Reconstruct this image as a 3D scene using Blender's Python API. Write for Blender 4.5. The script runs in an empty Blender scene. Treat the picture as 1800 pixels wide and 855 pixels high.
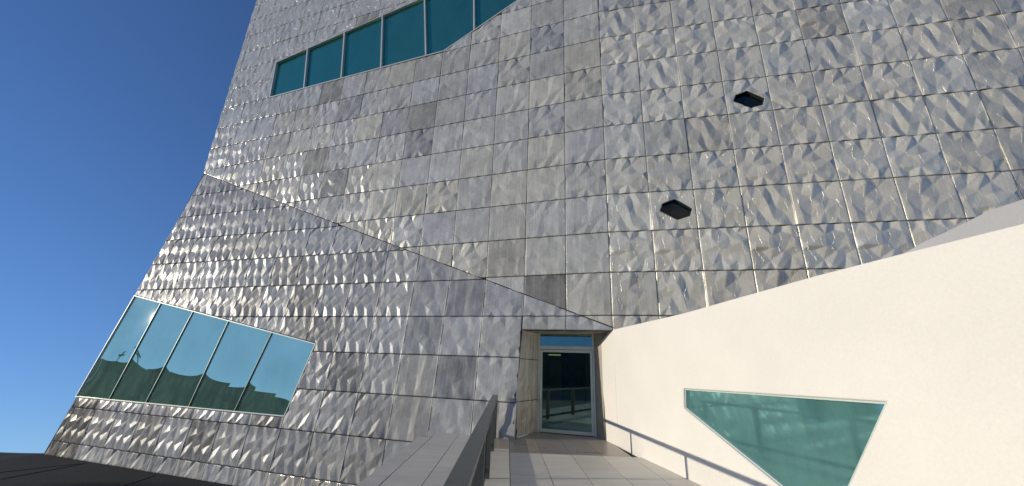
import bpy, bmesh, math, random
from mathutils import Vector, Matrix, noise
from mathutils.geometry import delaunay_2d_cdt

random.seed(7)
SC = bpy.context.scene
COL = SC.collection

# ------------------------------------------------------------------ camera
F_PX, PITCH, ROLL = 670.82, 0.31654, 0.038213
cp, sp, cr, sr = math.cos(PITCH), math.sin(PITCH), math.cos(ROLL), math.sin(ROLL)
FW = Vector((0, cp, sp)); RT0 = Vector((1, 0, 0)); UP0 = Vector((0, -sp, cp))
RT = RT0 * cr + UP0 * sr; UP = UP0 * cr - RT0 * sr
CAM = Vector((0, 0, 1.6))
cam_data = bpy.data.cameras.new('camera')
cam_data.sensor_width = 36; cam_data.lens = F_PX / 1800 * 36
cam_data.clip_end = 4000; cam_data.clip_start = 0.05
cam = bpy.data.objects.new('camera', cam_data); COL.objects.link(cam)
M = Matrix.Identity(4)
for i in range(3):
    M[i][0] = RT[i]; M[i][1] = UP[i]; M[i][2] = -FW[i]; M[i][3] = CAM[i]
cam.matrix_world = M
SC.camera = cam

# ------------------------------------------------------------------ sun and sky
SUN_TRAVEL = Vector((0.99, 0.13, -0.175)).normalized()
SUN_TO = -SUN_TRAVEL
sun_el = math.asin(SUN_TO.z)
sun_data = bpy.data.lights.new('sun', 'SUN')
sun_data.energy = 3.3; sun_data.angle = math.radians(0.55); sun_data.color = (1.0, 0.90, 0.75)
sun = bpy.data.objects.new('sun', sun_data); COL.objects.link(sun)
sun.rotation_euler = SUN_TRAVEL.to_track_quat('-Z', 'Y').to_euler()
sun.location = (-20, -3, 12)

world = bpy.data.worlds.new('World'); SC.world = world; world.use_nodes = True
wn = world.node_tree; wn.nodes.clear()
w_out = wn.nodes.new('ShaderNodeOutputWorld'); w_bg = wn.nodes.new('ShaderNodeBackground')
w_sky = wn.nodes.new('ShaderNodeTexSky'); w_sky.sky_type = 'NISHITA'; w_sky.sun_disc = False
w_sky.sun_elevation = sun_el + math.radians(8)
w_sky.sun_elevation = sun_el
w_sky.sun_rotation = math.atan2(SUN_TO.x, SUN_TO.y)
w_sky.air_density = 1.0; w_sky.dust_density = 0.0; w_sky.ozone_density = 4.6; w_sky.altitude = 300
w_bg.inputs['Strength'].default_value = 0.15
# the hill falls away on the left: the clear sky goes on below eye level there
w_tc = wn.nodes.new('ShaderNodeTexCoord'); w_sep = wn.nodes.new('ShaderNodeSeparateXYZ'); w_com = wn.nodes.new('ShaderNodeCombineXYZ')
w_ad = wn.nodes.new('ShaderNodeMath'); w_ad.operation = 'MULTIPLY_ADD'; w_ad.inputs[1].default_value = 0.80; w_ad.inputs[2].default_value = 0.22
w_mx = wn.nodes.new('ShaderNodeMath'); w_mx.operation = 'MAXIMUM'; w_mx.inputs[1].default_value = 0.01
wn.links.new(w_tc.outputs['Generated'], w_sep.inputs[0])
wn.links.new(w_sep.outputs['X'], w_com.inputs['X']); wn.links.new(w_sep.outputs['Y'], w_com.inputs['Y'])
wn.links.new(w_sep.outputs['Z'], w_ad.inputs[0]); wn.links.new(w_ad.outputs[0], w_mx.inputs[0]); wn.links.new(w_mx.outputs[0], w_com.inputs['Z'])
wn.links.new(w_com.outputs[0], w_sky.inputs['Vector'])
w_mul = wn.nodes.new('ShaderNodeVectorMath'); w_mul.operation = 'MULTIPLY'; w_mul.inputs[1].default_value = (0.99, 0.925, 1.04)
wn.links.new(w_sky.outputs[0], w_mul.inputs[0]); wn.links.new(w_mul.outputs[0], w_bg.inputs['Color']); wn.links.new(w_bg.outputs[0], w_out.inputs['Surface'])
SC.view_settings.view_transform = 'Standard'; SC.view_settings.look = 'None'
SC.view_settings.exposure = 0.0; SC.view_settings.gamma = 1.0; SC.view_settings.use_curve_mapping = False
SC.cycles.max_bounces = 10; SC.cycles.transparent_max_bounces = 12; SC.cycles.sample_clamp_indirect = 6

# ------------------------------------------------------------------ material helpers
def mat(name):
    m = bpy.data.materials.new(name); m.use_nodes = True
    nt = m.node_tree; b = nt.nodes['Principled BSDF']
    return m, nt, b
def N(nt, t, **kw):
    n = nt.nodes.new(t)
    for k, v in kw.items():
        if k.startswith('i_'): n.inputs[k[2:].replace('_', ' ')].default_value = v
        else: setattr(n, k, v)
    return n
def L(nt, a, b): nt.links.new(a, b)
def coords(nt, scale=(1, 1, 1), rot=(0, 0, 0), kind='Object'):
    tc = N(nt, 'ShaderNodeTexCoord'); mp = N(nt, 'ShaderNodeMapping')
    mp.inputs['Scale'].default_value = scale; mp.inputs['Rotation'].default_value = rot
    L(nt, tc.outputs[kind], mp.inputs['Vector']); return mp.outputs[0]
def geopos(nt, scale=(1, 1, 1), rot=(0, 0, 0)):
    g = N(nt, 'ShaderNodeNewGeometry'); mp = N(nt, 'ShaderNodeMapping')
    mp.inputs['Scale'].default_value = scale; mp.inputs['Rotation'].default_value = rot
    L(nt, g.outputs['Position'], mp.inputs['Vector']); return mp.outputs[0]
def ramp(nt, src, stops):
    r = N(nt, 'ShaderNodeValToRGB'); cr_ = r.color_ramp
    while len(cr_.elements) > 1: cr_.elements.remove(cr_.elements[0])
    cr_.elements[0].position = stops[0][0]; cr_.elements[0].color = (*stops[0][1], 1)
    for p, c in stops[1:]:
        e = cr_.elements.new(p); e.color = (*c, 1)
    L(nt, src, r.inputs[0]); return r
def mrange(nt, src, a, b, c, d):
    m = N(nt, 'ShaderNodeMapRange'); L(nt, src, m.inputs['Value'])
    for k, v in zip(('From Min', 'From Max', 'To Min', 'To Max'), (a, b, c, d)): m.inputs[k].default_value = v
    return m.outputs[0]
def simple(name, col, rough=0.6, metal=0.0, bump=0.0, bscale=30, var=0.12):
    m, nt, b = mat(name)
    v = geopos(nt)
    n = N(nt, 'ShaderNodeTexNoise', i_Scale=bscale, i_Detail=6.0); L(nt, v, n.inputs['Vector'])
    n2 = N(nt, 'ShaderNodeTexNoise', i_Scale=1.3, i_Detail=5.0); L(nt, v, n2.inputs['Vector'])
    mx = N(nt, 'ShaderNodeMath', operation='ADD'); L(nt, n.outputs[0], mx.inputs[0]); L(nt, n2.outputs[0], mx.inputs[1])
    r = ramp(nt, mrange(nt, mx.outputs[0], 0.6, 1.4, 0, 1), [(0, tuple(c * (1 - var) for c in col)), (1, tuple(min(1, c * (1 + var)) for c in col))])
    L(nt, r.outputs[0], b.inputs['Base Color'])
    b.inputs['Roughness'].default_value = rough; b.inputs['Metallic'].default_value = metal
    if bump:
        bp = N(nt, 'ShaderNodeBump', i_Strength=bump, i_Distance=0.01); L(nt, n.outputs[0], bp.inputs['Height']); L(nt, bp.outputs[0], b.inputs['Normal'])
    return m

# embossed aluminium: per-panel tone from the object's colour, vertical milling streaks, fine creases
def metal_mat(name, bump=0.5):
    m, nt, b = mat(name)
    oi = N(nt, 'ShaderNodeObjectInfo')
    sepc = N(nt, 'ShaderNodeSeparateColor'); L(nt, oi.outputs['Color'], sepc.inputs[0])
    g = geopos(nt)
    off = N(nt, 'ShaderNodeVectorMath', operation='ADD')
    mul = N(nt, 'ShaderNodeMath', operation='MULTIPLY', ); L(nt, oi.outputs['Random'], mul.inputs[0]); mul.inputs[1].default_value = 50
    tcx = coords(nt, (22, 1, 0.5))
    L(nt, tcx, off.inputs[0]); L(nt, mul.outputs[0], off.inputs[1])
    st = N(nt, 'ShaderNodeTexNoise', i_Scale=1.0, i_Detail=4.0, i_Roughness=0.6); L(nt, off.outputs[0], st.inputs['Vector'])
    bl = N(nt, 'ShaderNodeTexNoise', i_Scale=1.6, i_Detail=6.0, i_Roughness=0.65); L(nt, g, bl.inputs['Vector'])
    s1 = mrange(nt, st.outputs[0], 0.3, 0.7, -0.05, 0.05)
    s2 = mrange(nt, bl.outputs[0], 0.3, 0.7, -0.10, 0.10)
    a = N(nt, 'ShaderNodeMath', operation='ADD'); L(nt, s1, a.inputs[0]); L(nt, s2, a.inputs[1])
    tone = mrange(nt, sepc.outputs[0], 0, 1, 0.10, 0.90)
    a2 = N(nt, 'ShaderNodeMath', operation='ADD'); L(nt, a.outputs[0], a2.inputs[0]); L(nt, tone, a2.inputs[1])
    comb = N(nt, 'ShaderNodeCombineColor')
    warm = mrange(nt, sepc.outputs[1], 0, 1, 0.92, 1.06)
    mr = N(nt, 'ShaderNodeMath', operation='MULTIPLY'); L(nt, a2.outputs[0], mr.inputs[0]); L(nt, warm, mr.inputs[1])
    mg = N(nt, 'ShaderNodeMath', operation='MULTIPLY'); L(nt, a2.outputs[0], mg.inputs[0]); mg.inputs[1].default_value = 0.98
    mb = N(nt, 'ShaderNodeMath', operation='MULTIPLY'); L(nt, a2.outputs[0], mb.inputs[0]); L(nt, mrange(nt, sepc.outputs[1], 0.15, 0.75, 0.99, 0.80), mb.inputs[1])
    L(nt, mr.outputs[0], comb.inputs[0]); L(nt, mg.outputs[0], comb.inputs[1]); L(nt, mb.outputs[0], comb.inputs[2])
    L(nt, comb.outputs[0], b.inputs['Base Color'])
    L(nt, mrange(nt, oi.outputs['Alpha'], 0, 1, 0.0, 1.0), b.inputs['Metallic']); b.inputs['Specular IOR Level'].default_value = 0.10
    ro = N(nt, 'ShaderNodeMath', operation='ADD'); L(nt, mrange(nt, st.outputs[0], 0.3, 0.7, -0.04, 0.05), ro.inputs[0])
    L(nt, mrange(nt, sepc.outputs[2], 0, 1, 0.13, 0.36), ro.inputs[1])
    L(nt, ro.outputs[0], b.inputs['Roughness'])
    # fine secondary creases
    oc = coords(nt, (5.5, 1, 3.0), (0, 0.55, 0))
    w = N(nt, 'ShaderNodeTexNoise', i_Scale=1.3, i_Detail=2.0); L(nt, oc, w.inputs['Vector'])
    wm = N(nt, 'ShaderNodeVectorMath', operation='MULTIPLY_ADD'); L(nt, w.outputs[1], wm.inputs[0]); wm.inputs[1].default_value = (0.5, 0, 0.5); L(nt, oc, wm.inputs[2])
    vo = N(nt, 'ShaderNodeTexVoronoi', feature='F1', i_Scale=1.0); L(nt, wm.outputs[0], vo.inputs['Vector'])
    lc = N(nt, 'ShaderNodeVectorMath', operation='SUBTRACT'); L(nt, wm.outputs[0], lc.inputs[0]); L(nt, vo.outputs['Position'], lc.inputs[1])
    dc = N(nt, 'ShaderNodeVectorMath', operation='SUBTRACT'); L(nt, vo.outputs['Color'], dc.inputs[0]); dc.inputs[1].default_value = (.5, .5, .5)
    fh = N(nt, 'ShaderNodeVectorMath', operation='DOT_PRODUCT'); L(nt, lc.outputs[0], fh.inputs[0]); L(nt, dc.outputs[0], fh.inputs[1])
    fn = N(nt, 'ShaderNodeTexNoise', i_Scale=14.0, i_Detail=4.0); L(nt, g, fn.inputs['Vector'])
    bv = N(nt, 'ShaderNodeBevel', samples=4); bv.inputs['Radius'].default_value = 0.045
    bp = N(nt, 'ShaderNodeBump', i_Strength=bump, i_Distance=0.028); L(nt, bv.outputs[0], bp.inputs['Normal']); L(nt, fh.outputs['Value'], bp.inputs['Height'])
    bp2 = N(nt, 'ShaderNodeBump', i_Strength=0.25, i_Distance=0.006); L(nt, fn.outputs[0], bp2.inputs['Height']); L(nt, bp.outputs[0], bp2.inputs['Normal'])
    L(nt, bp2.outputs[0], b.inputs['Normal'])
    return m

def glass_mat(name, col, rough=0.02, dust_sheen=0.0, dust_sheen_col=(0.2, 0.4, 0.4)):
    """solar-control glass: a tinted mirror coating, a dusty film tinted to paint brighter reflections"""
    m, nt, b = mat(name)
    v = geopos(nt)
    n = N(nt, 'ShaderNodeTexNoise', i_Scale=0.9, i_Detail=6.0, i_Roughness=0.7); L(nt, v, n.inputs['Vector'])
    b.inputs['Metallic'].default_value = 1.0; b.inputs['Roughness'].default_value = rough
    r = ramp(nt, n.outputs[0], [(0.3, tuple(c * 0.9 for c in col)), (0.7, tuple(c * 1.08 for c in col))])
    L(nt, r.outputs[0], b.inputs['Base Color'])
    if dust_sheen:
        mx = N(nt, 'ShaderNodeMixShader'); d = N(nt, 'ShaderNodeBsdfDiffuse'); d.inputs[0].default_value = (*dust_sheen_col, 1)
        s = N(nt, 'ShaderNodeTexNoise', i_Scale=1.0, i_Detail=7.0, i_Roughness=0.7)
        mp = geopos(nt, (1.5, 1.5, 0.5), (0.5, 0.3, 0)); L(nt, mp, s.inputs['Vector'])
        L(nt, mrange(nt, s.outputs[0], 0.3, 0.65, dust_sheen * 0.55, dust_sheen), mx.inputs[0])
        L(nt, b.outputs[0], mx.inputs[1]); L(nt, d.outputs[0], mx.inputs[2])
        L(nt, mx.outputs[0], nt.nodes['Material Output'].inputs['Surface'])
    return m

def clear_glass(name, tint=(0.6, 0.78, 0.73)):
    m, nt, b = mat(name); nt.nodes.remove(b)
    fr = N(nt, 'ShaderNodeFresnel', i_IOR=2.8); tr = N(nt, 'ShaderNodeBsdfTransparent'); gl = N(nt, 'ShaderNodeBsdfGlossy')
    tr.inputs[0].default_value = (*tint, 1); gl.inputs['Roughness'].default_value = 0.01; gl.inputs[0].default_value = (0.75, 1, 0.88, 1)
    mx = N(nt, 'ShaderNodeMixShader'); L(nt, fr.outputs[0], mx.inputs[0]); L(nt, tr.outputs[0], mx.inputs[1]); L(nt, gl.outputs[0], mx.inputs[2])
    L(nt, mx.outputs[0], nt.nodes['Material Output'].inputs['Surface'])
    return m

M_METAL = metal_mat('embossed_aluminium', 0.6)
M_BRUSH = simple('brushed_aluminium', (0.60, 0.55, 0.47), 0.5, 0.7, 0.3, 12)
def streaky(name):
    m, nt, b = mat(name)
    n = N(nt, 'ShaderNodeTexNoise', i_Scale=1.0, i_Detail=6.0, i_Roughness=0.65); L(nt, geopos(nt, (14, 14, 0.9)), n.inputs['Vector'])
    r = ramp(nt, n.outputs[0], [(0.3, (0.38, 0.35, 0.31)), (0.5, (0.60, 0.575, 0.53)), (0.7, (0.72, 0.71, 0.68))]); L(nt, r.outputs[0], b.inputs['Base Color'])
    b.inputs['Metallic'].default_value = .5; b.inputs['Roughness'].default_value = .45
    return m
M_REVEAL = streaky('weathered_reveal_sheet')
M_BACK = simple('joint_shadow_membrane', (0.012, 0.013, 0.014), 0.9)
M_TRIM = simple('aluminium_trim', (0.68, 0.69, 0.66), 0.45, 0.3)
M_DOORF = simple('pale_green_grey_frame', (0.52, 0.60, 0.56), 0.45, 0.1)
M_MULL = simple('dark_teal_mullion', (0.10, 0.17, 0.16), 0.4, 0.3)
M_GLASS_T = glass_mat('teal_mirror_glass', (0.09, 0.50, 0.33), 0.02, 0.28, (0.07, 0.25, 0.27))
M_GLASS_L = glass_mat('pale_teal_mirror_glass', (1.0, 1.0, 0.66), 0.015, 0.20, (0.40, 0.82, 0.68))  # bright teal film paints in a lighter mirrored sky
M_GLASS_W = glass_mat('dusty_teal_glass', (0.30, 0.62, 0.58), 0.05, 0.80, (0.10, 0.235, 0.225))
M_GLASS_H = simple('dark_glass', (0.006, 0.012, 0.012), 0.12, 0.0)
M_JAMB = simple('dark_green_grey_reveal', (0.02, 0.028, 0.026), 0.6)
M_CLEAR = clear_glass('clear_door_glass')
M_WALL = simple('cream_white_render', (0.78, 0.755, 0.68), 0.85, 0, 0.25, 40, 0.055)
M_WALLG = simple('pale_grey_plaster', (0.80, 0.78, 0.72), 0.85, 0, 0.15, 40, 0.05)
M_STEEL = simple('dark_steel_flat', (0.14, 0.155, 0.15), 0.38, 0.6, 0.1, 20, 0.2)
M_ROD = simple('blackened_steel', (0.03, 0.04, 0.042), 0.5, 0.5)
M_DARKROOF = simple('dark_roofing', (0.009, 0.013, 0.014), 0.95, 0, 0.3, 8, 0.35)
M_SEAM = simple('roofing_seam', (0.028, 0.034, 0.035), 0.8)
M_LAWN = simple('plaza_and_lawn', (0.17, 0.17, 0.135), 0.95, 0, 0.3, 3, 0.3)
M_BRICK = simple('dark_brick', (0.022, 0.023, 0.021), 0.9, 0, 0.2, 5, 0.3)
M_SLATE = simple('slate_green_brick', (0.09, 0.11, 0.10), 0.9, 0, 0.2, 5, 0.3)
M_PALE = simple('pale_facade', (0.25, 0.235, 0.21), 0.9, 0, 0.2, 5, 0.2)
M_FARWIN = simple('far_window_glass', (0.03, 0.05, 0.06), 0.15)
M_INT = simple('lobby_plaster', (0.5, 0.52, 0.47), 0.9)
M_BLACK = simple('black_matt', (0.01, 0.011, 0.012), 0.5)
M_MORTAR = simple('dark_joint_bed', (0.035, 0.033, 0.03), 0.95)

def stone_mat(name, ca, cb, rough=0.55):
    m, nt, b = mat(name)
    oi = N(nt, 'ShaderNodeObjectInfo'); g = geopos(nt, (0.6, 2.6, 1))
    n = N(nt, 'ShaderNodeTexNoise', i_Scale=1.5, i_Detail=8.0, i_Roughness=0.65); L(nt, g, n.inputs['Vector'])
    ad = N(nt, 'ShaderNodeMath', operation='MULTIPLY_ADD'); L(nt, oi.outputs['Random'], ad.inputs[0]); ad.inputs[1].default_value = 0.25
    L(nt, n.outputs[0], ad.inputs[2])
    r = ramp(nt, ad.outputs[0], [(0.35, ca), (0.95, cb)]); L(nt, r.outputs[0], b.inputs['Base Color'])
    f = N(nt, 'ShaderNodeTexNoise', i_Scale=90.0, i_Detail=4.0); L(nt, geopos(nt), f.inputs['Vector'])
    bp = N(nt, 'ShaderNodeBump', i_Strength=0.35, i_Distance=0.004); L(nt, f.outputs[0], bp.inputs['Height']); L(nt, bp.outputs[0], b.inputs['Normal'])
    L(nt, mrange(nt, n.outputs[0], 0.3, 0.7, rough - 0.12, rough + 0.12), b.inputs['Roughness'])
    return m
M_STONE = stone_mat('grey_limestone', (0.58, 0.55, 0.49), (0.80, 0.76, 0.66))
M_STONEB = stone_mat('brown_polished_stone', (0.30, 0.265, 0.21), (0.42, 0.37, 0.30), 0.35)  # browner, darker and smoother than the grey limestone

# ------------------------------------------------------------------ object helpers
def tag(o, label=None, cat=None, group=None, kind=None):
    if label: o['label'] = label
    if cat: o['category'] = cat
    if group: o['group'] = group
    if kind: o['kind'] = kind
    return o
def empty(name, loc, label=None, cat=None, group=None, kind=None):
    o = bpy.data.objects.new(name, None); COL.objects.link(o); o.location = loc
    o.empty_display_size = 0.3
    return tag(o, label, cat, group, kind)
WM = {}
def put(o, parent=None, mw=None):
    """link, world matrix mw, parent without moving"""
    COL.objects.link(o)
    mw = mw or Matrix.Identity(4)
    WM[o.name] = mw
    if parent is not None:
        pw = WM.get(parent.name, Matrix.Translation(parent.location))
        o.parent = parent; o.matrix_local = pw.inverted() @ mw
    else:
        o.matrix_world = mw
    return o
def mesh_obj(name, verts, faces, m, parent=None, mw=None, smooth=False, bevel=0):
    me = bpy.data.meshes.new(name); me.from_pydata([tuple(v) for v in verts], [], faces); me.update()
    if isinstance(m, (list, tuple)):
        for q in m: me.materials.append(q)
    else: me.materials.append(m)
    if smooth: me.polygons.foreach_set('use_smooth', [True] * len(me.polygons))
    o = bpy.data.objects.new(name, me); put(o, parent, mw)
    if bevel:
        b = o.modifiers.new('bevel', 'BEVEL'); b.width = bevel; b.segments = 2; b.limit_method = 'ANGLE'
    return o
class MB:
    def __init__(s): s.v = []; s.f = []
    def box(s, c, size, ax=None):
        """c centre, size full, ax = three axes"""
        ax = ax or (Vector((1, 0, 0)), Vector((0, 1, 0)), Vector((0, 0, 1)))
        b = len(s.v)
        for i in (-.5, .5):
            for j in (-.5, .5):
                for k in (-.5, .5):
                    s.v.append(Vector(c) + ax[0] * (i * size[0]) + ax[1] * (j * size[1]) + ax[2] * (k * size[2]))
        s.f += [tuple(b + q for q in t) for t in ((0, 1, 3, 2), (4, 6, 7, 5), (0, 4, 5, 1), (2, 3, 7, 6), (0, 2, 6, 4), (1, 5, 7, 3))]
        return s
    def bx(s, x0, x1, y0, y1, z0, z1): return s.box(((x0 + x1) / 2, (y0 + y1) / 2, (z0 + z1) / 2), (x1 - x0, y1 - y0, z1 - z0))
    def bar(s, a, b, w, d, n):
        """bar from a to b, w wide across, d deep along n"""
        a = Vector(a); b = Vector(b); t = (b - a); l = t.length; t.normalize(); n = Vector(n); n = (n - t * n.dot(t)).normalized()
        return s.box((a + b) / 2, (l, w, d), (t, t.cross(n), n))
    def tube(s, a, b, r, seg=6):
        a = Vector(a); b = Vector(b); t = (b - a).normalized(); u = t.orthogonal().normalized(); w = t.cross(u); k = len(s.v)
        for p in (a, b):
            for i in range(seg):
                an = 2 * math.pi * i / seg; s.v.append(p + u * (math.cos(an) * r) + w * (math.sin(an) * r))
        for i in range(seg):
            j = (i + 1) % seg; s.f.append((k + i, k + j, k + seg + j, k + seg + i))
        s.f.append(tuple(k + seg - 1 - i for i in range(seg))); s.f.append(tuple(k + seg + i for i in range(seg)))
        return s
    def prism(s, poly, dz):
        """poly: list of 3D points (planar), extruded by vector dz"""
        k = len(s.v); n = len(poly); dz = Vector(dz)
        s.v += [Vector(p) for p in poly] + [Vector(p) + dz for p in poly]
        s.f.append(tuple(k + i for i in range(n))); s.f.append(tuple(k + n + (n - 1 - i) for i in range(n)))
        for i in range(n):
            j = (i + 1) % n; s.f.append((k + i, k + n + i, k + n + j, k + j))
        return s
    def build(s, name, m, parent=None, mw=None, bevel=0, smooth=False):
        o = mesh_obj(name, s.v, s.f, m, parent, mw, smooth, bevel)
        bm = bmesh.new(); bm.from_mesh(o.data); bmesh.ops.recalc_face_normals(bm, faces=bm.faces); bm.to_mesh(o.data); bm.free()
        return o

# ------------------------------------------------------------------ facade planes (metres)
P0 = Vector((2.581, 9.636, 2.649))
dU = Vector((0.9415, -0.3371, 0)).normalized(); dR = Vector((0.9739, -0.2270, 0)).normalized(); dL = Vector((0.9546, -0.2980, 0)).normalized()
Z = Vector((0, 0, 1))
tl = math.radians(6.1)
hL = Vector((-0.2980, -0.9546, 0)).normalized(); nL = hL * math.cos(tl) + Z * math.sin(tl); vL = (Z - nL * nL.z).normalized()
def plane_matrix(d, v, o):
    y = v.cross(d)          # into the wall
    m = Matrix.Identity(4)
    for i in range(3): m[i][0] = d[i]; m[i][1] = y[i]; m[i][2] = v[i]; m[i][3] = o[i]
    return m
PB = Vector((P0.x, P0.y, 0))
MU = plane_matrix(dU, Z, PB); MR = plane_matrix(dR, Z, PB); ML = plane_matrix(dL, vL, P0)

# ---- 2D clipping of relief triangles: points (x, z, h)
def clip_half(poly, a, b, keep_left=True):
    ex, ez = b[0] - a[0], b[1] - a[1]; sgn = 1 if keep_left else -1
    def sd(p): return sgn * (ex * (p[1] - a[1]) - ez * (p[0] - a[0]))
    out = []; n = len(poly)
    for i in range(n):
        p, q = poly[i], poly[(i + 1) % n]; sp_, sq = sd(p), sd(q)
        if sp_ >= 0: out.append(p)
        if (sp_ > 0 and sq < 0) or (sp_ < 0 and sq > 0):
            t = sp_ / (sp_ - sq); out.append(tuple(p[k] + (q[k] - p[k]) * t for k in range(3)))
    return out
def ccw(poly):
    a = sum(poly[i][0] * poly[(i + 1) % len(poly)][1] - poly[(i + 1) % len(poly)][0] * poly[i][1] for i in range(len(poly)))
    return poly if a > 0 else poly[::-1]
def clip_in(polys, region):
    r = ccw(region)
    for i in range(len(r)):
        polys = [q for q in (clip_half(p, r[i], r[(i + 1) % len(r)]) for p in polys) if len(q) >= 3]
    return polys
def clip_out(polys, hole):
    r = ccw(hole); out = []
    rest = polys
    for i in range(len(r)):
        a, b = r[i], r[(i + 1) % len(r)]
        out += [q for q in (clip_half(p, a, b, False) for p in rest) if len(q) >= 3]
        rest = [q for q in (clip_half(p, a, b) for p in rest) if len(q) >= 3]
    return out
def inside(pt, region):
    r = ccw(region)
    return all((r[(i + 1) % len(r)][0] - r[i][0]) * (pt[1] - r[i][1]) - (r[(i + 1) % len(r)][1] - r[i][1]) * (pt[0] - r[i][0]) >= 0 for i in range(len(r)))
def grow(poly, d):
    """offset a convex polygon outwards by d"""
    r = ccw(poly); n = len(r); out = []
    for i in range(n):
        p0, p1, p2 = Vector(r[i - 1][:2]), Vector(r[i][:2]), Vector(r[(i + 1) % n][:2])
        e1 = (p1 - p0).normalized(); e2 = (p2 - p1).normalized(); n1 = Vector((e1.y, -e1.x)); n2 = Vector((e2.y, -e2.x))
        k = d / (1 + n1.dot(n2)); q = p1 + (n1 + n2) * k; out.append((q.x, q.y))
    return out

# ---- embossing dies: crumpled relief as an irregular set of folded facets, periodic over the panel
def make_die(seed, nx, nz, shear, amp):
    rnd = random.Random(seed)
    pts = []; hs = []
    eb = [0, .15, .29, .44, .58, .73, .87, 1]
    ehx = {t: rnd.uniform(.15, .9) * (1 if k % 2 else -1) for k, t in enumerate(eb)}; ehz = {t: rnd.uniform(-.5, .5) for t in eb}
    ehx[0] = ehx[1] = ehz[0] = ehz[1] = 0.0
    for t in eb:
        pts += [(t, 0), (t, 1)]; hs += [ehx[t]] * 2
    for t in eb[2:-1:2]:
        pts += [(0, t), (1, t)]; hs += [ehz[t]] * 2
    for i in range(nx):
        for j in range(nz):
            z = (j + .5 + (.3 if i % 2 else -.2) + rnd.uniform(-.22, .22)) / nz
            x = ((i + .5 + rnd.uniform(-.25, .25)) / nx + shear * (z - .5)) % 1.0
            if .05 < x < .95 and .05 < z < .95:
                pts.append((x, z)); hs.append((.62 if (i + j) % 2 else -.62) + rnd.uniform(-.5, .5))
    res = delaunay_2d_cdt([Vector(p) for p in pts], [], [], 0, 1e-5)
    vs, _, fs, orig = res[0], res[1], res[2], res[3]
    hh = [hs[o[0]] if o else 0 for o in orig]
    return [[(vs[i].x, vs[i].y, hh[i] * amp) for i in f] for f in fs]
def make_fold_die(seed, n, nz, m, amp, jx=.22, jz=.16):
    """leaning zigzag ridges that run on from sheet to sheet above and below"""
    rnd = random.Random(seed); s_ = m / n
    col = [rnd.uniform(-jx, jx) / n for _ in range(n)]; hb = [rnd.uniform(-.3, .3) for _ in range(n)]
    pts = [(0, 0), (1, 0), (0, 1), (1, 1)]; hs = [0, 0, 0, 0]
    for i in range(n):
        for j in range(nz + 1):
            z = j / nz
            if 0 < j < nz: z += (.5 * (i % 2) - .25 + rnd.uniform(-jz, jz)) / nz
            x = i / n + .5 / n + col[i] + s_ * z + (rnd.uniform(-.12, .12) / n if 0 < j < nz else 0)
            x %= 1.0
            if j in (0, nz): x = ((i + (m if j else 0)) % n + .5) / n + col[(i) % n]
            h = (.6 if (i + j) % 2 else -.6) + (hb[i] if j in (0, nz) else rnd.uniform(-.45, .45))
            if .035 < x < .965: pts.append((x, z)); hs.append(h)
    for t in (.27, .52, .79):
        h = rnd.uniform(-.25, .25); pts += [(0, t), (1, t)]; hs += [h, h]
    res = delaunay_2d_cdt([Vector((p[0] - s_ * p[1] * .5, p[1] * .55)) for p in pts], [], [], 0, 1e-5)
    vs, _, fs, orig = res[0], res[1], res[2], res[3]
    src = [o[0] if o else 0 for o in orig]
    return [[(pts[src[i]][0], pts[src[i]][1], hs[src[i]] * amp) for i in f] for f in fs]
DIES_R = [make_die(11, 5, 3, .50, .029), make_die(23, 6, 3, .60, .027), make_die(31, 5, 3, .45, .030), make_fold_die(37, 5, 4, 2, .028)]
DIES_L = [make_fold_die(57, 7, 4, 2, .023), make_fold_die(62, 6, 4, 2, .024), make_fold_die(66, 7, 4, 2, .023)]
DIES_UL = [make_fold_die(71, 6, 4, 2, .021), make_fold_die(72, 7, 4, 2, .021), make_fold_die(73, 6, 2, 2, .020)]
DIES_S = [make_die(41, 5, 2, .6, .019), make_die(47, 5, 3, -.5, .017), make_die(49, 6, 2, .5, .019)]
DIES_M = [make_fold_die(81, 5, 2, 2, .018), make_fold_die(82, 5, 4, 2, .017)]

def relief(die, x0, x1, z0, z1, rot=False, mir=False):
    out = []
    for f in die:
        q = []
        for x, z, h in f:
            if rot: x, z = 1 - x, 1 - z
            if mir: x = 1 - x
            q.append((x0 + (x1 - x0) * x, z0 + (z1 - z0) * z, h))
        out.append(ccw(q))
    return out
BUCKLE = 0.0
def relief_mesh(polys, ox, oz, name, smooth=False):
    """polys in plane coords -> mesh local to (ox, oz), with the sheet edge folded back"""
    vs = []; idx = {}; fs = []
    for p in polys:
        f = []
        for x, z, h in p:
            k = (round(x, 4), round(z, 4))
            if k not in idx: idx[k] = len(vs); vs.append((x - ox, -h, z - oz))
            if not f or f[-1] != idx[k]: f.append(idx[k])
        if len(f) > 2 and f[0] == f[-1]: f = f[:-1]
        if len(set(f)) >= 3 and len(set(f)) == len(f): fs.append(tuple(f))
    ec = {}
    for f in fs:
        for i in range(len(f)):
            e = (f[i], f[(i + 1) % len(f)]); k = tuple(sorted(e)); ec.setdefault(k, []).append(e)
    back = {}
    for k, es in list(ec.items()):
        if len(es) == 1:
            a, b = es[0]
            for q in (a, b):
                if q not in back: back[q] = len(vs); vs.append((vs[q][0], 0.028, vs[q][2]))
            fs.append((b, a, back[a], back[b]))
    me = bpy.data.meshes.new(name); me.from_pydata(vs, [], fs); me.update()
    me.materials.append(M_METAL)
    return me

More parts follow.
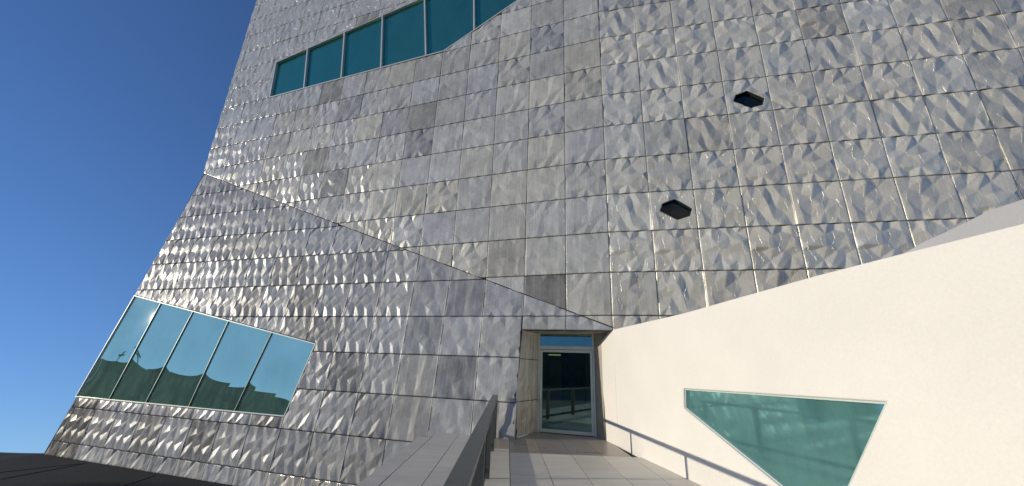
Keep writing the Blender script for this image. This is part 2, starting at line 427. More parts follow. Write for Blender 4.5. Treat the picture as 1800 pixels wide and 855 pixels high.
# ------------------------------------------------------------------ regions and openings (plane coords)
CRE = (-17.72, 9.47)                                    # upper-left end of the crease, on the upper plane
CRL = (-17.70, 6.86)                                    # the same on the lower plane
WIN_T = [(-15.0, 15.0), (-14.77, 12.9), (-5.8, 12.98), (-0.9, 15.5), (-0.9, 17.0), (-7.34, 16.18)]
WIN_L = [(-18.36, 1.16), (-18.9, -2.62), (-9.32, -2.64), (-8.91, -0.55)]
HEX1 = [(3.54, 8.91), (3.63, 9.11), (3.93, 9.21), (4.32, 8.90), (4.25, 8.69), (3.94, 8.62)]
HEX2 = [(1.35, 5.71), (1.43, 5.92), (1.75, 6.03), (2.15, 5.73), (2.08, 5.53), (1.76, 5.43)]
REG_U = [(-17.93, 20.6), CRE, (0, 2.649), (0, 20.6)]
REG_R = [(0, -0.3), (12.5, -0.3), (12.5, 20.6), (0, 20.6)]
REG_L1 = [CRL, (-18.35, 1.19), (-19.14, -4.46), (-2.36, -4.46), (-2.36, 0.917)]
REG_L2 = [(-2.36, 0.915), (-2.36, -0.06), (0, -0.06), (0, 0)]

bld = empty('museum_building', (-8.0, 12.6, -1.8), 'tall angular building clad in crumpled silver metal panels with teal windows and glass door', 'building')

def px_of(P):
    d = P - CAM; w = d.dot(FW)
    if w < 0.1: return None
    return (900 + F_PX * d.dot(RT) / w, 427.5 - F_PX * d.dot(UP) / w)
GAP = 0.010
cand = []                                               # (screen size, builder)
def rows_cols(Mx, region, holes, xs, zs, side):
    for ci in range(len(xs) - 1):
        for ri in range(len(zs) - 1):
            x0, x1, z0, z1 = xs[ci] + GAP * .6, xs[ci + 1] - GAP * .6, zs[ri] + GAP, zs[ri + 1] - GAP
            cand.append((side, Mx, region, holes, x0, x1, z0, z1, ci, ri))
Z_UP = [2.95 - 1.11 * 3 + 1.11 * k for k in range(0, 20)]
S_U = [-1.165 * k for k in range(16, -1, -1)]
S_R = [1.117 * k for k in range(0, 12)]
Z_L = [-0.79 + 1.08 * k for k in range(-4, 9)]
rows_cols(MU, REG_U, [grow(WIN_T, .02)], S_U, Z_UP, 'U')
rows_cols(MR, REG_R, [HEX1, HEX2], S_R, Z_UP, 'R')
S_L = [-1.165 * k for k in range(17, -1, -1)]
rows_cols(ML, REG_L1, [grow(WIN_L, .02)], S_L, Z_L, 'L')
rows_cols(ML, REG_L2, [], S_L, Z_L, 'L2')

rnd = random.Random(99)
pieces = []
mesh_cache = {}
for side, Mx, region, holes, x0, x1, z0, z1, ci, ri in cand:
    # which die stamped this sheet
    hsh = (ri * 7 + ci * 3) % 11
    if side == 'R': die = DIES_R[(ri * 2 + (1 if hsh < 3 else 0) + (ci > 6)) % 4]; rot = (ri % 3 == 1); mir = False
    elif side == 'U':
        die = DIES_UL[(ri + ci // 2) % 3] if x0 < -11 else (DIES_UL + DIES_S)[hsh % 6] if x0 < -7.5 else DIES_S[hsh % 3] if hsh < 9 else DIES_R[0]
        rot = hsh % 4 == 0; mir = False
    else: die = DIES_L[(0, 0, 1, 0, 2)[(ri * 2 + (hsh == 4)) % 5]] if x0 < -6.0 else DIES_R[1] if x0 > -3.6 else DIES_M[hsh % 2]; rot = False; mir = False
    core = [[(x0, z0), (x1, z0), (x1, z1), (x0, z1)]]
    corners = core[0]
    cin = all(inside(c, region) for c in corners)
    hit = []
    for h in holes:
        if clip_in([[(c[0], c[1], 0) for c in corners]], h): hit.append(h)
    full = cin and not hit
    key = (id(die), rot, mir, round(x1 - x0, 3), round(z1 - z0, 3))
    if full:
        if key not in mesh_cache:
            mesh_cache[key] = relief_mesh(relief(die, 0, x1 - x0, 0, z1 - z0, rot, mir), 0, 0, 'panel_sheet')
        me = mesh_cache[key]
    else:
        ps = clip_in(relief(die, x0, x1, z0, z1, rot, mir), region)
        for h in hit: ps = clip_out(ps, h)
        if not ps: continue
        area = sum(abs(sum(p[i][0] * p[(i + 1) % len(p)][1] - p[(i + 1) % len(p)][0] * p[i][1] for i in range(len(p)))) / 2 for p in ps)
        if area < 0.01: continue
        me = relief_mesh(ps, x0, z0, 'panel_cut')
    ext = [px_of(Mx @ Vector((c[0], 0, c[1]))) for c in corners]
    size = 0
    if all(ext):
        ux = [min(max(e[0], 0), 1800) for e in ext]; uy = [min(max(e[1], 0), 855) for e in ext]
        size = (max(ux) - min(ux)) * (max(uy) - min(uy))
        if side in 'R' and max(e[1] for e in ext) > 0 and z1 < 2.6: size = 0
        if side == 'L' and z1 < -1.9 and x0 > -5: size *= 0.1
    pieces.append([size, side, Mx, me, x0, z0, ci, ri])
pieces.sort(key=lambda p: -p[0])
# tones: light painted in by plane, right pale warm, lower-left dark cool; some duller sheets
DARK = {('U', -3.5 + 1.165, 2.95 + 0): .15}
def tone(side, x, z):
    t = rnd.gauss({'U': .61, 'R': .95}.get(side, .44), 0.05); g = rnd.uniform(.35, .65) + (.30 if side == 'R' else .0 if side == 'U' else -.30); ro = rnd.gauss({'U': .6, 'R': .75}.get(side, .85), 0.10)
    if side == 'U':
        if -2.4 < x < -1.9 and 2.8 < z < 3.1: return (.22, .5, .8)
        if -7.2 < x < -4.5 and 9 < z < 12.2: t -= .12; g -= .1
        if -2.4 < x < -1.9 and 10 < z < 13: t -= .10; g -= .15
    if side == 'R' and x > 8.5 and z > 5: t -= .16  # dimmer reflection at the far right painted into the tone
    if side == 'L':
        if x < -18.2 and z < -2.5: return (.12, .45, .7)
    if rnd.random() < .10: t -= .16
    return (max(.05, t), min(1, max(0, g)), min(.95, max(.15, ro)))
stuff_polys = MB()
for k, (size, side, Mx, me, x0, z0, ci, ri) in enumerate(pieces):
    mw = Mx @ Matrix.Translation((x0, 0, z0))
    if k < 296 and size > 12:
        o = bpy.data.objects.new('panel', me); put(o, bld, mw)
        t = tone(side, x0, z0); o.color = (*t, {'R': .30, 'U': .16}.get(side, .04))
        if side == 'U' and -2.4 < x0 < -1.9 and 2.8 < z0 < 3.1: o['label'] = 'dull dark grey panel just above the diagonal fold'
    else:
        b = len(stuff_polys.v)
        stuff_polys.v += [mw @ v.co for v in me.vertices]
        stuff_polys.f += [tuple(b + i for i in p.vertices) for p in me.polygons]
o = mesh_obj('panel_cladding', stuff_polys.v, stuff_polys.f, M_METAL, bld); o.color = (.66, .5, .42, .3); o['kind'] = 'stuff'

# dark membrane behind the sheets, with a real depth
def backing(name, Mx, region, holes, y0=0.034, depth=0.3):
    polys = [[(x, z, 0) for x, z in ccw(region)]]
    for h in holes: polys = clip_out(polys, h)
    mb = MB()
    for p in polys: mb.prism([Mx @ Vector((x, y0, z)) for x, z, _ in p], (Mx.to_3x3() @ Vector((0, depth, 0))))
    return mb.build(name, M_BACK, bld)
backing('wall_core', MU, REG_U, [grow(WIN_T, .0)])
backing('wall_core', MR, REG_R, [HEX1, HEX2], 0.036)
backing('wall_core', ML, REG_L1, [WIN_L], 0.037, 0.25)
backing('wall_core', ML, REG_L2, [], 0.037, 0.18)
# left return wall and roof so that the building has a body
mb = MB()
a = MU @ Vector((-17.93, 0.05, 20.6)); b = MU @ Vector(( -17.72, 0.05, 9.47)); c = ML @ Vector((-18.35, 0.06, 1.19)); d = ML @ Vector((-19.14, 0.06, -4.46))
back = Vector((1.2, 9, 0))
k = 0
mb.v = [a, b, c, d, a + back, b + back, c + back, d + back]; mb.f = [(0, 1, 5, 4), (1, 2, 6, 5), (2, 3, 7, 6)]
mb.build('side_wall', M_BRUSH, bld)
e = MR @ Vector((12.5, 0.05, 20.6)); g = MU @ Vector((0, 0.05, 20.6))
mesh_obj('roof', [a, g, e, e + back, a + back], [(0, 1, 2, 3, 4)], M_BRUSH, bld)

# thin crease trim where the two planes meet
ca = MU @ Vector((CRE[0], 0, CRE[1])); cb = P0
MB().bar(ca - nL * -0.004, cb - nL * -0.004, 0.022, 0.012, nL).build('crease_joint', M_BACK, bld)

# ------------------------------------------------------------------ windows of the building
def ring(mb, Mx, poly, w, y0, y1):
    """frame of width w inside the convex polygon, from depth y0 to y1"""
    r = ccw(poly); inn = grow(poly, -w); n = len(r); R3 = []
    for q, y in ((r, y0), (inn, y0), (inn, y1), (r, y1)): R3.append([Mx @ Vector((p[0], y, p[1])) for p in q])
    b = len(mb.v)
    for g_ in R3: mb.v += g_
    for i in range(n):
        j = (i + 1) % n
        for k in range(4):
            l = (k + 1) % 4; mb.f.append((b + k * n + i, b + k * n + j, b + l * n + j, b + l * n + i))
    return mb
def grid_pane(Mx, poly4, y, depth, n, name, m, parent, tilt=0):
    """slightly dished pane: poly4 = bottom-left, bottom-right, top-right, top-left"""
    vs = []; fs = []
    for j in range(n + 1):
        for i in range(n + 1):
            u, v = i / n, j / n
            bx_ = Vector(poly4[0]).lerp(Vector(poly4[1]), u); tx_ = Vector(poly4[3]).lerp(Vector(poly4[2]), u); p = bx_.lerp(tx_, v)
            h = -depth * (1 - (2 * u - 1) ** 2) * math.sin(2 * math.pi * v)
            vs.append(Mx @ Vector((p.x, y + h + tilt * (u - .5), p.y)))
    for j in range(n):
        for i in range(n):
            a_ = j * (n + 1) + i; fs.append((a_, a_ + 1, a_ + n + 2, a_ + n + 1))
    return mesh_obj(name, vs, fs, m, parent, smooth=True)

# upper ribbon window
wf = ring(MB(), MU, WIN_T, .045, -0.012, 0.22).build('window', M_TRIM, bld)
cuts_b = [-14.77, -12.72, -10.68, -8.67, -6.58, -4.53, -2.5, -0.95]
cuts_t = [-15.0, -13.13, -11.08, -9.1, -7.05, -4.81, -2.55, -0.95]
def clip_line(poly, a, b, keep): return [(p[0], p[1]) for p in clip_half([(q[0], q[1], 0) for q in ccw(poly)], a, b, keep)]
inner = grow(WIN_T, -.042)
for i in range(len(cuts_b) - 1):
    q = inner
    a0, a1 = (cuts_b[i], 12.9), (cuts_t[i], 15.0 + (cuts_t[i] + 15) * .154)
    b0, b1 = (cuts_b[i + 1], 12.9), (cuts_t[i + 1], 15.0 + (cuts_t[i + 1] + 15) * .154)
    if i: q = clip_line(q, a0, a1, False)
    if i < len(cuts_b) - 2: q = clip_line(q, b0, b1, True)
    if len(q) < 3: continue
    cx = sum(p[0] for p in q) / len(q); cz = sum(p[1] for p in q) / len(q); tx = rnd.uniform(-.004, .004); tz = rnd.uniform(-.003, .003)
    vs = [MU @ Vector((p[0], 0.10 + tx * (p[0] - cx) + tz * (p[1] - cz), p[1])) for p in q]
    mb = MB(); mb.prism(vs, MU.to_3x3() @ Vector((0, .02, 0))); mb.build('pane', M_GLASS_T, wf)
    if i:
        dirv = Vector((a1[0] - a0[0], a1[1] - a0[1])); t0 = Vector(a0)
        seg = clip_in([[(a0[0] - .001, a0[1] - 3, 0), (a0[0] + .001, a0[1] - 3, 0), (a0[0] + .001, a0[1] + 6, 0), (a0[0] - .001, a0[1] + 6, 0)]], WIN_T)
        zs_ = [p[1] for p in seg[0]] if seg else [12.9, 15]
        zb, zt = min(zs_), max(zs_)
        xb = a0[0] + dirv.x * (zb - a0[1]) / dirv.y; xt = a0[0] + dirv.x * (zt - a0[1]) / dirv.y
        MB().bar(MU @ Vector((xb, 0.045, zb)), MU @ Vector((xt, 0.045, zt)), .055, .11, MU.to_3x3() @ Vector((0, 1, 0))).build('mullion', M_TRIM, wf)

# lower window at the corner
wl = ring(MB(), ML, WIN_L, .028, -0.004, 0.22).build('window', M_DOORF, bld)
bb = [-18.85, -17.09, -15.23, -13.23, -11.28, -9.36]; tt = [-18.33, -16.67, -14.78, -12.88, -10.8, -8.96]
def zt_(x): return 1.16 + (x + 18.36) * (-0.55 - 1.16) / (-8.91 + 18.36)
for i in range(5):
    grid_pane(ML, [(bb[i], -2.60), (bb[i + 1], -2.60), (tt[i + 1], zt_(tt[i + 1]) - .03), (tt[i], zt_(tt[i]) - .03)], 0.04, 0.017, 18, 'pane', M_GLASS_L, wl)
    if i:
        MB().bar(ML @ Vector((bb[i], 0.03, -2.62)), ML @ Vector((tt[i], 0.03, zt_(tt[i]) - .02)), .022, .05, nL).build('mullion', M_MULL, wl)

# two hexagonal openings
for H in (HEX1, HEX2):
    hx = ring(MB(), MR, H, .012, 0.0, 0.14).build('hexagonal_window', M_JAMB, bld)
    mb = MB(); mb.prism([MR @ Vector((p[0], 0.10, p[1])) for p in ccw(grow(H, -.013))], MR.to_3x3() @ Vector((0, .02, 0))); mb.build('pane', M_GLASS_H, hx)
    

# ------------------------------------------------------------------ entrance
dfl, dfr = Vector((0.87, 11.26, 0)), Vector((2.36, 10.80, 0)); dd = (dfr - dfl).normalized(); din = Vector((-dd.y, dd.x, 0))
rb, rt = Vector((0.219, 10.077, 0)), Vector((0.36, 10.32, 2.575))
def reveal_panel(t0, t1, name='reveal_panel'):
    g = .008
    a_ = rb.lerp(rt, t0) + Z * g; b_ = rb.lerp(rt, t1) - Z * g
    c_ = Vector((dfl.x, dfl.y, a_.z)); d_ = Vector((dfl.x, dfl.y, b_.z))
    n_ = 6; vs = []; fs = []
    nn = (c_ - a_).cross(Z).normalized()
    for j in range(n_ + 1):
        for i in range(n_ + 1):
            p = a_.lerp(c_, i / n_).lerp(b_.lerp(d_, i / n_), j / n_)
            e_ = min(i, n_ - i, j, n_ - j) > 0
            p = p + nn * (random.uniform(-.006, .010) if e_ else 0) + Vector((random.uniform(-.02, .02), 0, random.uniform(-.05, .05)) if e_ else (0, 0, 0))
            vs.append(p)
    for j in range(n_):
        for i in range(n_):
            q = j * (n_ + 1) + i
            fs += [(q, q + 1, q + n_ + 2), (q, q + n_ + 2, q + n_ + 1)]
    mesh_obj(name, vs, fs, M_REVEAL, bld)
for t0, t1 in ((0.001, .315), (.315, .715), (.715, 1.0)): reveal_panel(t0, t1)
nn = (dfl - rb).cross(Z).normalized()
mb = MB(); off = nn * -0.03
mb.prism([rb + off, Vector((dfl.x, dfl.y, 0)) + off, Vector((dfl.x, dfl.y, 2.6)) + off, rt + off], nn * -.1); mb.build('reveal_core', M_BACK, bld)
# soffit and right reveal
sL, sR = ML @ Vector((-2.36, 0, -.064)), ML @ Vector((0.0, 0, -.064))
mb = MB(); sL = sL - nL * .06; sR = sR - nL * .06
mb.prism([sL, sR, sR + Vector((.3, 1.6, 0)), Vector((dfl.x - .1, dfl.y + .2, sL.z))], (0, 0, 0.1)); mb.build('soffit', M_BRUSH, bld)
mb = MB(); mb.prism([dfr + Vector((.0, .0, 0)), Vector((2.47, 10.42, 0)), Vector((2.75, 10.42, 0)), dfr + Vector((.35, .1, 0))], (0, 0, 2.63)); mb.build('side_reveal', M_BRUSH, bld)

# door frame, transom light, glass door with pull handle
fr = MB(); fw_ = .05; up2 = Vector((0, 0, 1))
def fb(mb, p, q, w, d=.09): return mb.bar(p, q, w, d, din)
H2 = Z * 2.62; Tz = Z * 2.14
fb(fr, dfl + dd * .025, dfl + dd * .025 + H2, .05); fb(fr, dfr - dd * .025, dfr - dd * .025 + H2, .05)
fb(fr, dfl + dd * .05 + Z * 2.595, dfr - dd * .05 + Z * 2.595, .05)
fb(fr, dfl + dd * .05 + Z * 2.19, dfr - dd * .05 + Z * 2.19, .09)
door_frame = fr.build('door_frame', M_DOORF, bld, bevel=.004)
mb = MB(); mb.prism([dfl + dd * .05 + Z * 2.235, dfr - dd * .05 + Z * 2.235, dfr - dd * .05 + Z * 2.57, dfl + dd * .05 + Z * 2.57], din * .012); mb.build('transom_pane', M_CLEAR, bld)
dl = MB(); a_, b_ = dfl + dd * .058, dfr - dd * .058
fb(dl, a_ + dd * .03 + Z * .02, a_ + dd * .03 + Z * 2.135, .06, .06); fb(dl, b_ - dd * .03 + Z * .02, b_ - dd * .03 + Z * 2.135, .06, .06)
fb(dl, a_ + dd * .06 + Z * .06, b_ - dd * .06 + Z * .06, .08, .06); fb(dl, a_ + dd * .06 + Z * 2.10, b_ - dd * .06 + Z * 2.10, .07, .06)
door = dl.build('door', M_DOORF, bld, bevel=.003)
mb = MB(); mb.prism([a_ + dd * .06 + Z * .1, b_ - dd * .06 + Z * .1, b_ - dd * .06 + Z * 2.065, a_ + dd * .06 + Z * 2.065], din * .012); mb.build('glass', M_CLEAR, door)
hd = MB(); hp = a_ + dd * .03 - din * .085
hd.tube(hp + Z * .75, hp + Z * 1.15, .012, 10); hd.tube(hp + Z * .8, hp + din * .06 + Z * .8, .008, 8); hd.tube(hp + Z * 1.1, hp + din * .06 + Z * 1.1, .008, 8)
hd.build('handle', M_TRIM, door, smooth=True)
# lobby behind the glass
lb = MB(); q0 = dfl - dd * .6 + din * .15; q1 = dfr + dd * .6 + din * .15; dp = din * 4.5
def quadbox(mb, pts, dz): return mb.prism(pts, dz)
quadbox(lb, [q0, q0 + dp, q0 + dp - dd * .1, q0 - dd * .1], Z * 2.9); quadbox(lb, [q1, q1 + dd * .1, q1 + dp + dd * .1, q1 + dp], Z * 2.9)
quadbox(lb, [q0 + dp, q1 + dp, q1 + dp + din * .1, q0 + dp + din * .1], Z * 2.9)
lb.build('lobby_wall', M_INT, bld)
MB().prism([q0 + Z * 2.9, q1 + Z * 2.9, q1 + dp + Z * 2.9, q0 + dp + Z * 2.9], Z * .1).build('lobby_ceiling', M_INT, bld)
MB().prism([q0 - Z * .1, q1 - Z * .1, q1 + dp - Z * .1, q0 + dp - Z * .1], Z * .098).build('lobby_floor', M_STONEB, bld)
me_, nt_, b_e = mat('warm_lamp'); b_e.inputs['Emission Color'].default_value = (1, .8, .5, 1); b_e.inputs['Emission Strength'].default_value = 90
lp = q0 + dd * 1.15 + din * 1.3 + Z * 2.88
MB().tube(lp, lp + Z * .02, .03, 12).build('ceiling_light', me_, bld)
lp2 = q0 + dd * .3 + din * 2.8 + Z * 2.1
m2_, nt2_, b2_e = mat('warm_strip_lamp'); b2_e.inputs['Emission Color'].default_value = (1, .68, .3, 1); b2_e.inputs['Emission Strength'].default_value = 0.8
MB().bar(lp2, lp2 + dd * .75, .03, .05, din).build('strip_light', m2_, bld)
# dark display column inside the lobby
mb = MB(); mb.prism([q0 + dd * .95 + din * 1.6, q0 + dd * 1.7 + din * 1.6, q0 + dd * 1.7 + din * 1.9, q0 + dd * .95 + din * 1.9], Z * 2.5); mb.build('lobby_partition', M_BLACK, bld)

# ------------------------------------------------------------------ cream wall on the right
W1 = Vector((2.45, 10.56, 0)); dW = (Vector((3.29, 5.02, 0)) - W1).normalized(); nW = Vector((dW.y, -dW.x, 0))
MW = Matrix.Identity(4)
yin = Z.cross(dW)
for i in range(3): MW[i][0] = dW[i]; MW[i][1] = yin[i]; MW[i][2] = Z[i]; MW[i][3] = W1[i]
cw = empty('cream_wall', tuple(W1 + dW * 5), 'smooth cream white rendered wall beside the deck, with a slanted teal window', 'wall')
WIN_W = [(3.70, 1.375), (3.66, 1.06), (6.05, 0.17), (6.90, 1.43)]
top = [(0.78, 2.60), (3.9, 2.62), (5.3, 2.67), (6.5, 2.71), (7.3, 2.72), (12.5, 2.74)]
regs = [[(0.22, -1.8), (12.5, -1.8), (12.5, 0), (0.22, 0)], [(0.22, 0), (12.5, 0), (12.5, 2.5), (0.55, 2.5), (0.03, 2.33), (-0.08, 1.95)]]
outline = [(0.22, -1.8), (12.5, -1.8)] + top[::-1] + [(0.62, 2.57), (0.03, 2.33), (-0.08, 1.95), (0.06, 1.4), (0.19, 0.77), (0.24, 0)]
def poly_obj_with_hole(name, outline, hole, Mx, depth, m, parent):
    """planar outline with a hole, triangulated and extruded"""
    pts = [Vector(p) for p in outline] + [Vector(p) for p in hole]; n = len(outline); h = len(hole)
    edges = [(i, (i + 1) % n) for i in range(n)] + [(n + i, n + (i + 1) % h) for i in range(h)]
    vs, es, fs, ov, oe, of = delaunay_2d_cdt(pts, edges, [], 0, 1e-6)
    def inpoly(p, poly):
        c_ = False; j = len(poly) - 1
        for i in range(len(poly)):
            xi, yi = poly[i]; xj, yj = poly[j]
            if ((yi > p[1]) != (yj > p[1])) and (p[0] < (xj - xi) * (p[1] - yi) / (yj - yi) + xi): c_ = not c_
            j = i
        return c_
    keep = []
    for f in fs:
        c_ = sum((vs[i] for i in f), Vector((0, 0))) / len(f)
        if inpoly(c_, outline) and not (h and inpoly(c_, hole)): keep.append(f)
    bm = bmesh.new(); bv = [bm.verts.new(Mx @ Vector((v.x, 0, v.y))) for v in vs]
    for f in keep: bm.faces.new([bv[i] for i in f])
    r = bmesh.ops.extrude_face_region(bm, geom=bm.faces[:])
    dv = Mx.to_3x3() @ Vector((0, depth, 0))
    bmesh.ops.translate(bm, verts=[g_ for g_ in r['geom'] if isinstance(g_, bmesh.types.BMVert)], vec=dv)
    bmesh.ops.delete(bm, geom=[v for v in bm.verts if not v.link_faces], context='VERTS')
    bmesh.ops.recalc_face_normals(bm, faces=bm.faces)
    me = bpy.data.meshes.new(name); bm.to_mesh(me); bm.free(); me.materials.append(m)
    return put(bpy.data.objects.new(name, me), parent)
wall_o = poly_obj_with_hole('wall_face', outline, WIN_W, MW, 0.32, M_WALL, cw)
bv = wall_o.modifiers.new('bevel', 'BEVEL'); bv.width = .02; bv.segments = 3; bv.limit_method = 'ANGLE'; bv.angle_limit = math.radians(50)
ww = ring(MB(), MW, grow(WIN_W, -.002), .020, 0.03, 0.16).build('window', M_DOORF, cw)
mb = MB(); mb.prism([MW @ Vector((p[0], 0.07, p[1])) for p in ccw(grow(WIN_W, -.019))], MW.to_3x3() @ Vector((0, .02, 0))); mb.build('pane', M_GLASS_W, ww)
# rear canopy wall that rises behind the cream wall
cz = [((3.60, 3.56), 2.66), ((3.722, 3.512), 2.752), ((3.831, 3.465), 2.817), ((3.941, 3.417), 2.892), ((4.168, 3.318), 3.009), ((4.411, 3.212), 3.148), ((4.633, 3.115), 3.228), ((5.6, 2.70), 3.45), ((7.2, 2.0), 3.6)]
vs = []
for (x, y), z in cz: vs += [(x, y, -1.8), (x, y, z), (x + .2, y + .42, z + 0.0), (x + .2, y + .42, -1.8)]
fs = []
for i in range(len(cz) - 1):
    for k in range(4):
        l = (k + 1) % 4; fs.append((4 * i + k, 4 * i + l, 4 * i + 4 + l, 4 * i + 4 + k))
fs += [(0, 3, 2, 1), tuple(4 * (len(cz) - 1) + k for k in range(4))]
rw = mesh_obj('plaster_wall', vs, fs, M_WALLG)
tag(rw, 'pale grey plaster wall rising behind the top of the cream wall', 'wall')

# ------------------------------------------------------------------ deck
deck = empty('deck', (0, 6, 0), kind='structure')
MB().bx(-2.02, 3.9, -14, 10.15, -1.5, -0.03).build('deck_bed', M_MORTAR, deck)
XS = [-1.70, -1.13, -0.52, 0.11, 0.745, 1.345, 1.955, 2.56, 3.17, 3.78]
def tile(x0, x1, y0, y1, m, name='tile', h=0.0):
    g = .006; q = [Vector((x0 + g, y0 + g, 0)), Vector((x1 - g, y0 + g, 0)), Vector((x1 - g, y1 - g, 0)), Vector((x0 + g, y1 - g, 0))]
    mb = MB(); dz = random.uniform(-.0015, .0015)
    mb.prism([p + Z * (-.029) for p in q], (0, 0, .029 + dz + h)); return mb.build(name, m, deck, bevel=.002)
yr = [-3.2, -1.52, .16, 1.84, 3.52, 5.2, 6.88, 8.55]
yl = [-2.9, -1.2, .48, 2.16, 3.84, 5.52, 7.2, 8.88]
for i in range(len(XS) - 1):
    ys = yl if XS[i] < -.5 else yr
    for j in range(len(ys) - 1):
        x1 = XS[i + 1]
        tile(XS[i], x1, ys[j], ys[j + 1], M_STONE)
    # last row runs up to the metal wall
for i in range(len(XS) - 1):
    x0, x1 = XS[i], XS[i + 1]; y0 = 8.88 if x0 < -.5 else 8.55
    def yw(x):
        if x <= .219: return 10.077 + (x - .219) * (-.312)
        if x <= .87: return 10.077 + (x - .219) * (11.26 - 10.077) / (.87 - .219)
        return 11.26 + (x - .87) * (10.80 - 11.26) / (2.36 - .87)
    if x0 > 2.4: continue
    g = .004
    P = [(x0 + g, y0 + g), (x1 - g, y0 + g), (x1 - g, yw(x1) + .02)]
    if x0 < .219 < x1: P.append((.219, yw(.219) + .0))
    if x0 < .87 < x1: P.append((.87, yw(.87) + .02))
    P.append((x0 + g, yw(x0) + .02))
    mb = MB(); mb.prism([Vector((p[0], p[1], -.029)) for p in P], (0, 0, .029)); mb.build('tile', M_STONEB if x0 > -.6 else M_STONE, deck)
for j in range(8):
    y0 = -2.9 + 1.68 * j - .6; tile(-2.0, -1.70, y0, min(y0 + 1.68, 10.38), M_STONE, 'kerb_stone', .004)

# ------------------------------------------------------------------ balustrade
bal = empty('balustrade', (-.265, 6.0, 0), 'dark steel balustrade with flat top rail and thin vertical bars along the deck', 'railing')
y_end, y_st = 10.17, -3.0
MB().bx(-.335, -.195, y_st, y_end, .905, .96).build('top_rail', M_STEEL, bal, bevel=.004)
MB().bx(-.285, -.255, y_st, y_end - .03, .07, .135).build('bottom_rail', M_ROD, bal)
post_me = None
for i, y in enumerate([10.13, 8.60, 6.60, 4.60, 2.60, 0.60, -1.4]):
    if post_me is None:
        o = MB().bx(-.06, .06, -.028, .028, 0.0, .904).build('post', M_STEEL, bal, Matrix.Translation((-.265, y, 0)), bevel=.004); post_me = o.data
    else:
        o = bpy.data.objects.new('post', post_me); put(o, bal, Matrix.Translation((-.265, y, 0)))
        b_ = o.modifiers.new('bevel', 'BEVEL'); b_.width = .004; b_.segments = 2
rod_me = None
y = 10.02
while y > -2.9:
    if all(abs(y - p) > .06 for p in (10.13, 8.60, 6.60, 4.60, 2.60, .6, -1.4)):
        mw = Matrix.Translation((-.27, y, 0))
        if rod_me is None:
            o = MB().tube((0, 0, .136), (0, 0, .904), .0022, 5).build('baluster', M_ROD, bal, mw); rod_me = o.data
        else: put(bpy.data.objects.new('baluster', rod_me), bal, mw)
    y -= .06

# ------------------------------------------------------------------ ground
def edge_y(x): return 15.08 + 0.02 * math.sin(x * 1.7)
vs = []; fs = []
xs = [-60, -40, -28, -22, -19, -17.4, -16.8, -16.0, -15, -12, -8, 0, 10, 30, 60]
prof = [(-7.0, 0), (0, 0), (12.0, -.0)]
# flat dark roof terrace left of the deck, then the bank falls away behind it
n = len(xs)
for x in xs:
    vs += [(x, -2.0, -1.8), (x, 6, -1.8), (x, 11, -1.8), (x, edge_y(x), -1.8 + (0.03 * math.sin(x * .8) if x < -16.5 else 0)), (x, 22, -5.2), (x, 60, -26), (x, 160, -90)]
for i in range(n - 1):
    for k in range(6):
        a_ = i * 7 + k; fs.append((a_, a_ + 7, a_ + 8, a_ + 1))
tag(mesh_obj('dark_terrace', vs, fs, M_DARKROOF), kind='structure')
sm = MB()
for a_, b_ in (((-13.75, 12.1, -1.796), (-13.4, 14.0, -1.796)), ((-18.5, 8.0, -1.796), (-13.5, 13.95, -1.796)), ((-9.8, 6.0, -1.796), (-10.3, 13.0, -1.796)), ((-16, 9.5, -1.796), (-5.5, 9.0, -1.796))):
    sm.bar(a_, b_, .03, .012, Z)
tag(sm.build('roofing_seams', M_SEAM), kind='structure')
tag(mesh_obj('ground', [(-400, -400, -1.82), (400, -400, -1.82), (400, -1.9, -1.82), (-400, -1.9, -1.82)], [(0, 1, 2, 3)], M_LAWN), kind='structure')

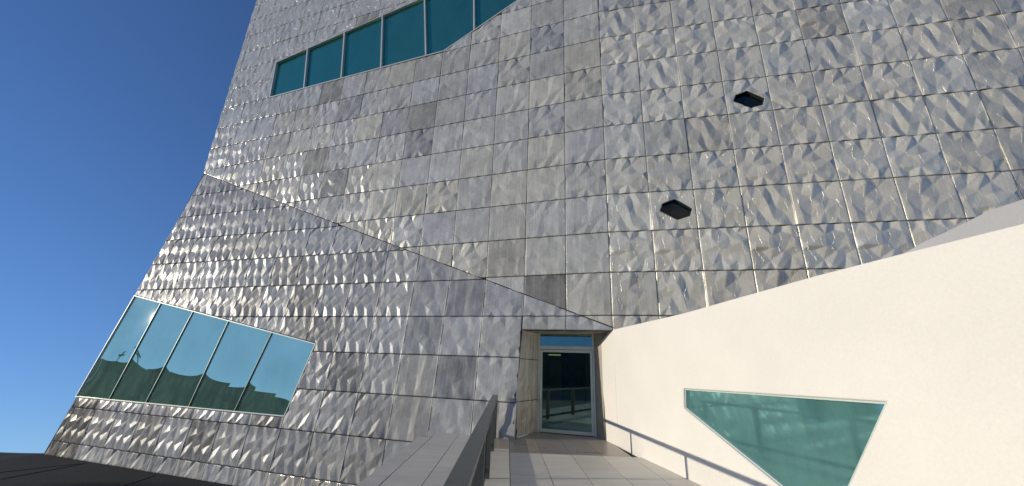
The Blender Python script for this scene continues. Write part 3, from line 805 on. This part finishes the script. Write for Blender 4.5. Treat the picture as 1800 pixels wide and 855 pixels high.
# ------------------------------------------------------------------ the street across the plaza, seen mirrored in the glass
def far_building(az, dist, w, d, h, m, label, cat, name, roof=None, cross=False, cols=6, rows=3):
    a = math.radians(az); c_ = Vector((math.sin(a) * dist, -math.cos(a) * dist, -1.8)) + (Vector((-12, 13.8, 0)) if az < -50 else Vector((0, 10, 0)))
    t = Vector((math.cos(a), math.sin(a), 0)); nrm = Vector((-math.sin(a), math.cos(a), 0))   # nrm looks back to the deck
    e_ = empty(name, c_, label, cat)
    MB().box(c_ + Z * h / 2, (w, d, h), (t, nrm, Z)).build('wall', m, e_)
    wme = None
    for i in range(cols):
        for j in range(rows):
            p = c_ + t * ((i + .5) / cols - .5) * w * .94 + nrm * (d / 2 + .03) + Z * (h * (j + .55) / rows)
            MB().box(p, (w / cols * .45, .06, h / rows * .5), (t, nrm, Z)).build('window', M_FARWIN, e_)
    if roof:
        l = c_ + Z * h; q = [l - t * w / 2 - nrm * (-d / 2), l + t * w / 2 + nrm * d / 2, l + Z * roof + nrm * 0]
        mb = MB(); mb.prism([l - t * w / 2 + nrm * d / 2, l + t * w / 2 + nrm * d / 2, l + Z * roof + nrm * d / 2], nrm * -d); ro_ = mb.build('roof', m, e_)
        if cross:
            k = l + Z * roof + nrm * (d / 2 - .3)
            MB().box(k + Z * .7, (.28, .22, 2.0), (t, nrm, Z)).box(k + Z * 1.1, (1.2, .2, .28), (t, nrm, Z)).build('cross', M_BLACK, e_)
    return e_
far_building(-80.0, 62, 9, 16, 7.9, M_BRICK, 'dark brick church with a gabled front and a small cross', 'church', 'church', 0.7, True, 3, 1)
far_building(-71.0, 60, 10, 14, 8.2, M_BRICK, 'dark brick hall with a flat roof, next to the church', 'building', 'brick_hall', None, False, 5, 2)
far_building(-63.5, 60, 9, 14, 7.0, M_BRICK, 'low dark brick annexe beyond the hall', 'building', 'brick_annexe', None, False, 5, 2)
far_building(-90.5, 66, 12, 14, 8.2, M_BRICK, 'long dark brick row of shops left of the church', 'building', 'brick_shops', None, False, 8, 2)
far_building(-53, 60, 16, 14, 5.6, M_BRICK, 'low dark brick garage at the end of the row', 'garage', 'brick_garage', None, False, 6, 1)
far_building(-45, 75, 34, 14, 7.5, M_PALE, 'pale three storey apartment block facing the plaza', 'apartment building', 'apartment_building', None, False, 10, 3)
far_building(-22, 80, 30, 14, 8.2, M_SLATE, 'grey green brick warehouse with rows of small windows', 'warehouse', 'warehouse', None, False, 10, 3)
far_building(6, 85, 40, 14, 9.0, M_PALE, 'pale office block with wide windows', 'office building', 'office_building', None, False, 12, 3)
far_building(36, 80, 34, 14, 8.0, M_BRICK, 'dark brick school building with tall windows', 'school', 'school', None, False, 9, 2)

# unseen pale tower added behind the viewer: warms the lower right of the facade by reflection
tw = empty('reflector_tower', (9, -64, -1.8), 'unseen tall pale tower added behind the plaza to warm the facade by reflection', 'tower block')
ta = math.radians(42); tt_ = Vector((math.cos(ta), math.sin(ta), 0)); tn = Vector((-math.sin(ta), math.cos(ta), 0))
MB().box((9, -64, 16), (34, 16, 36), (tt_, tn, Z)).build('wall', simple('reflector_concrete', (0.80, 0.72, 0.60), 0.9, 0, .2, 5, .1), tw)
for i in range(8):
    for j in range(8):
        MB().box(Vector((9, -64, 16)) + tt_ * ((i - 3.5) * 4.1) + tn * 8.02 + Z * (j - 3.5) * 4.4, (1.6, .06, 1.6), (tt_, tn, Z)).build('window', M_FARWIN, tw)
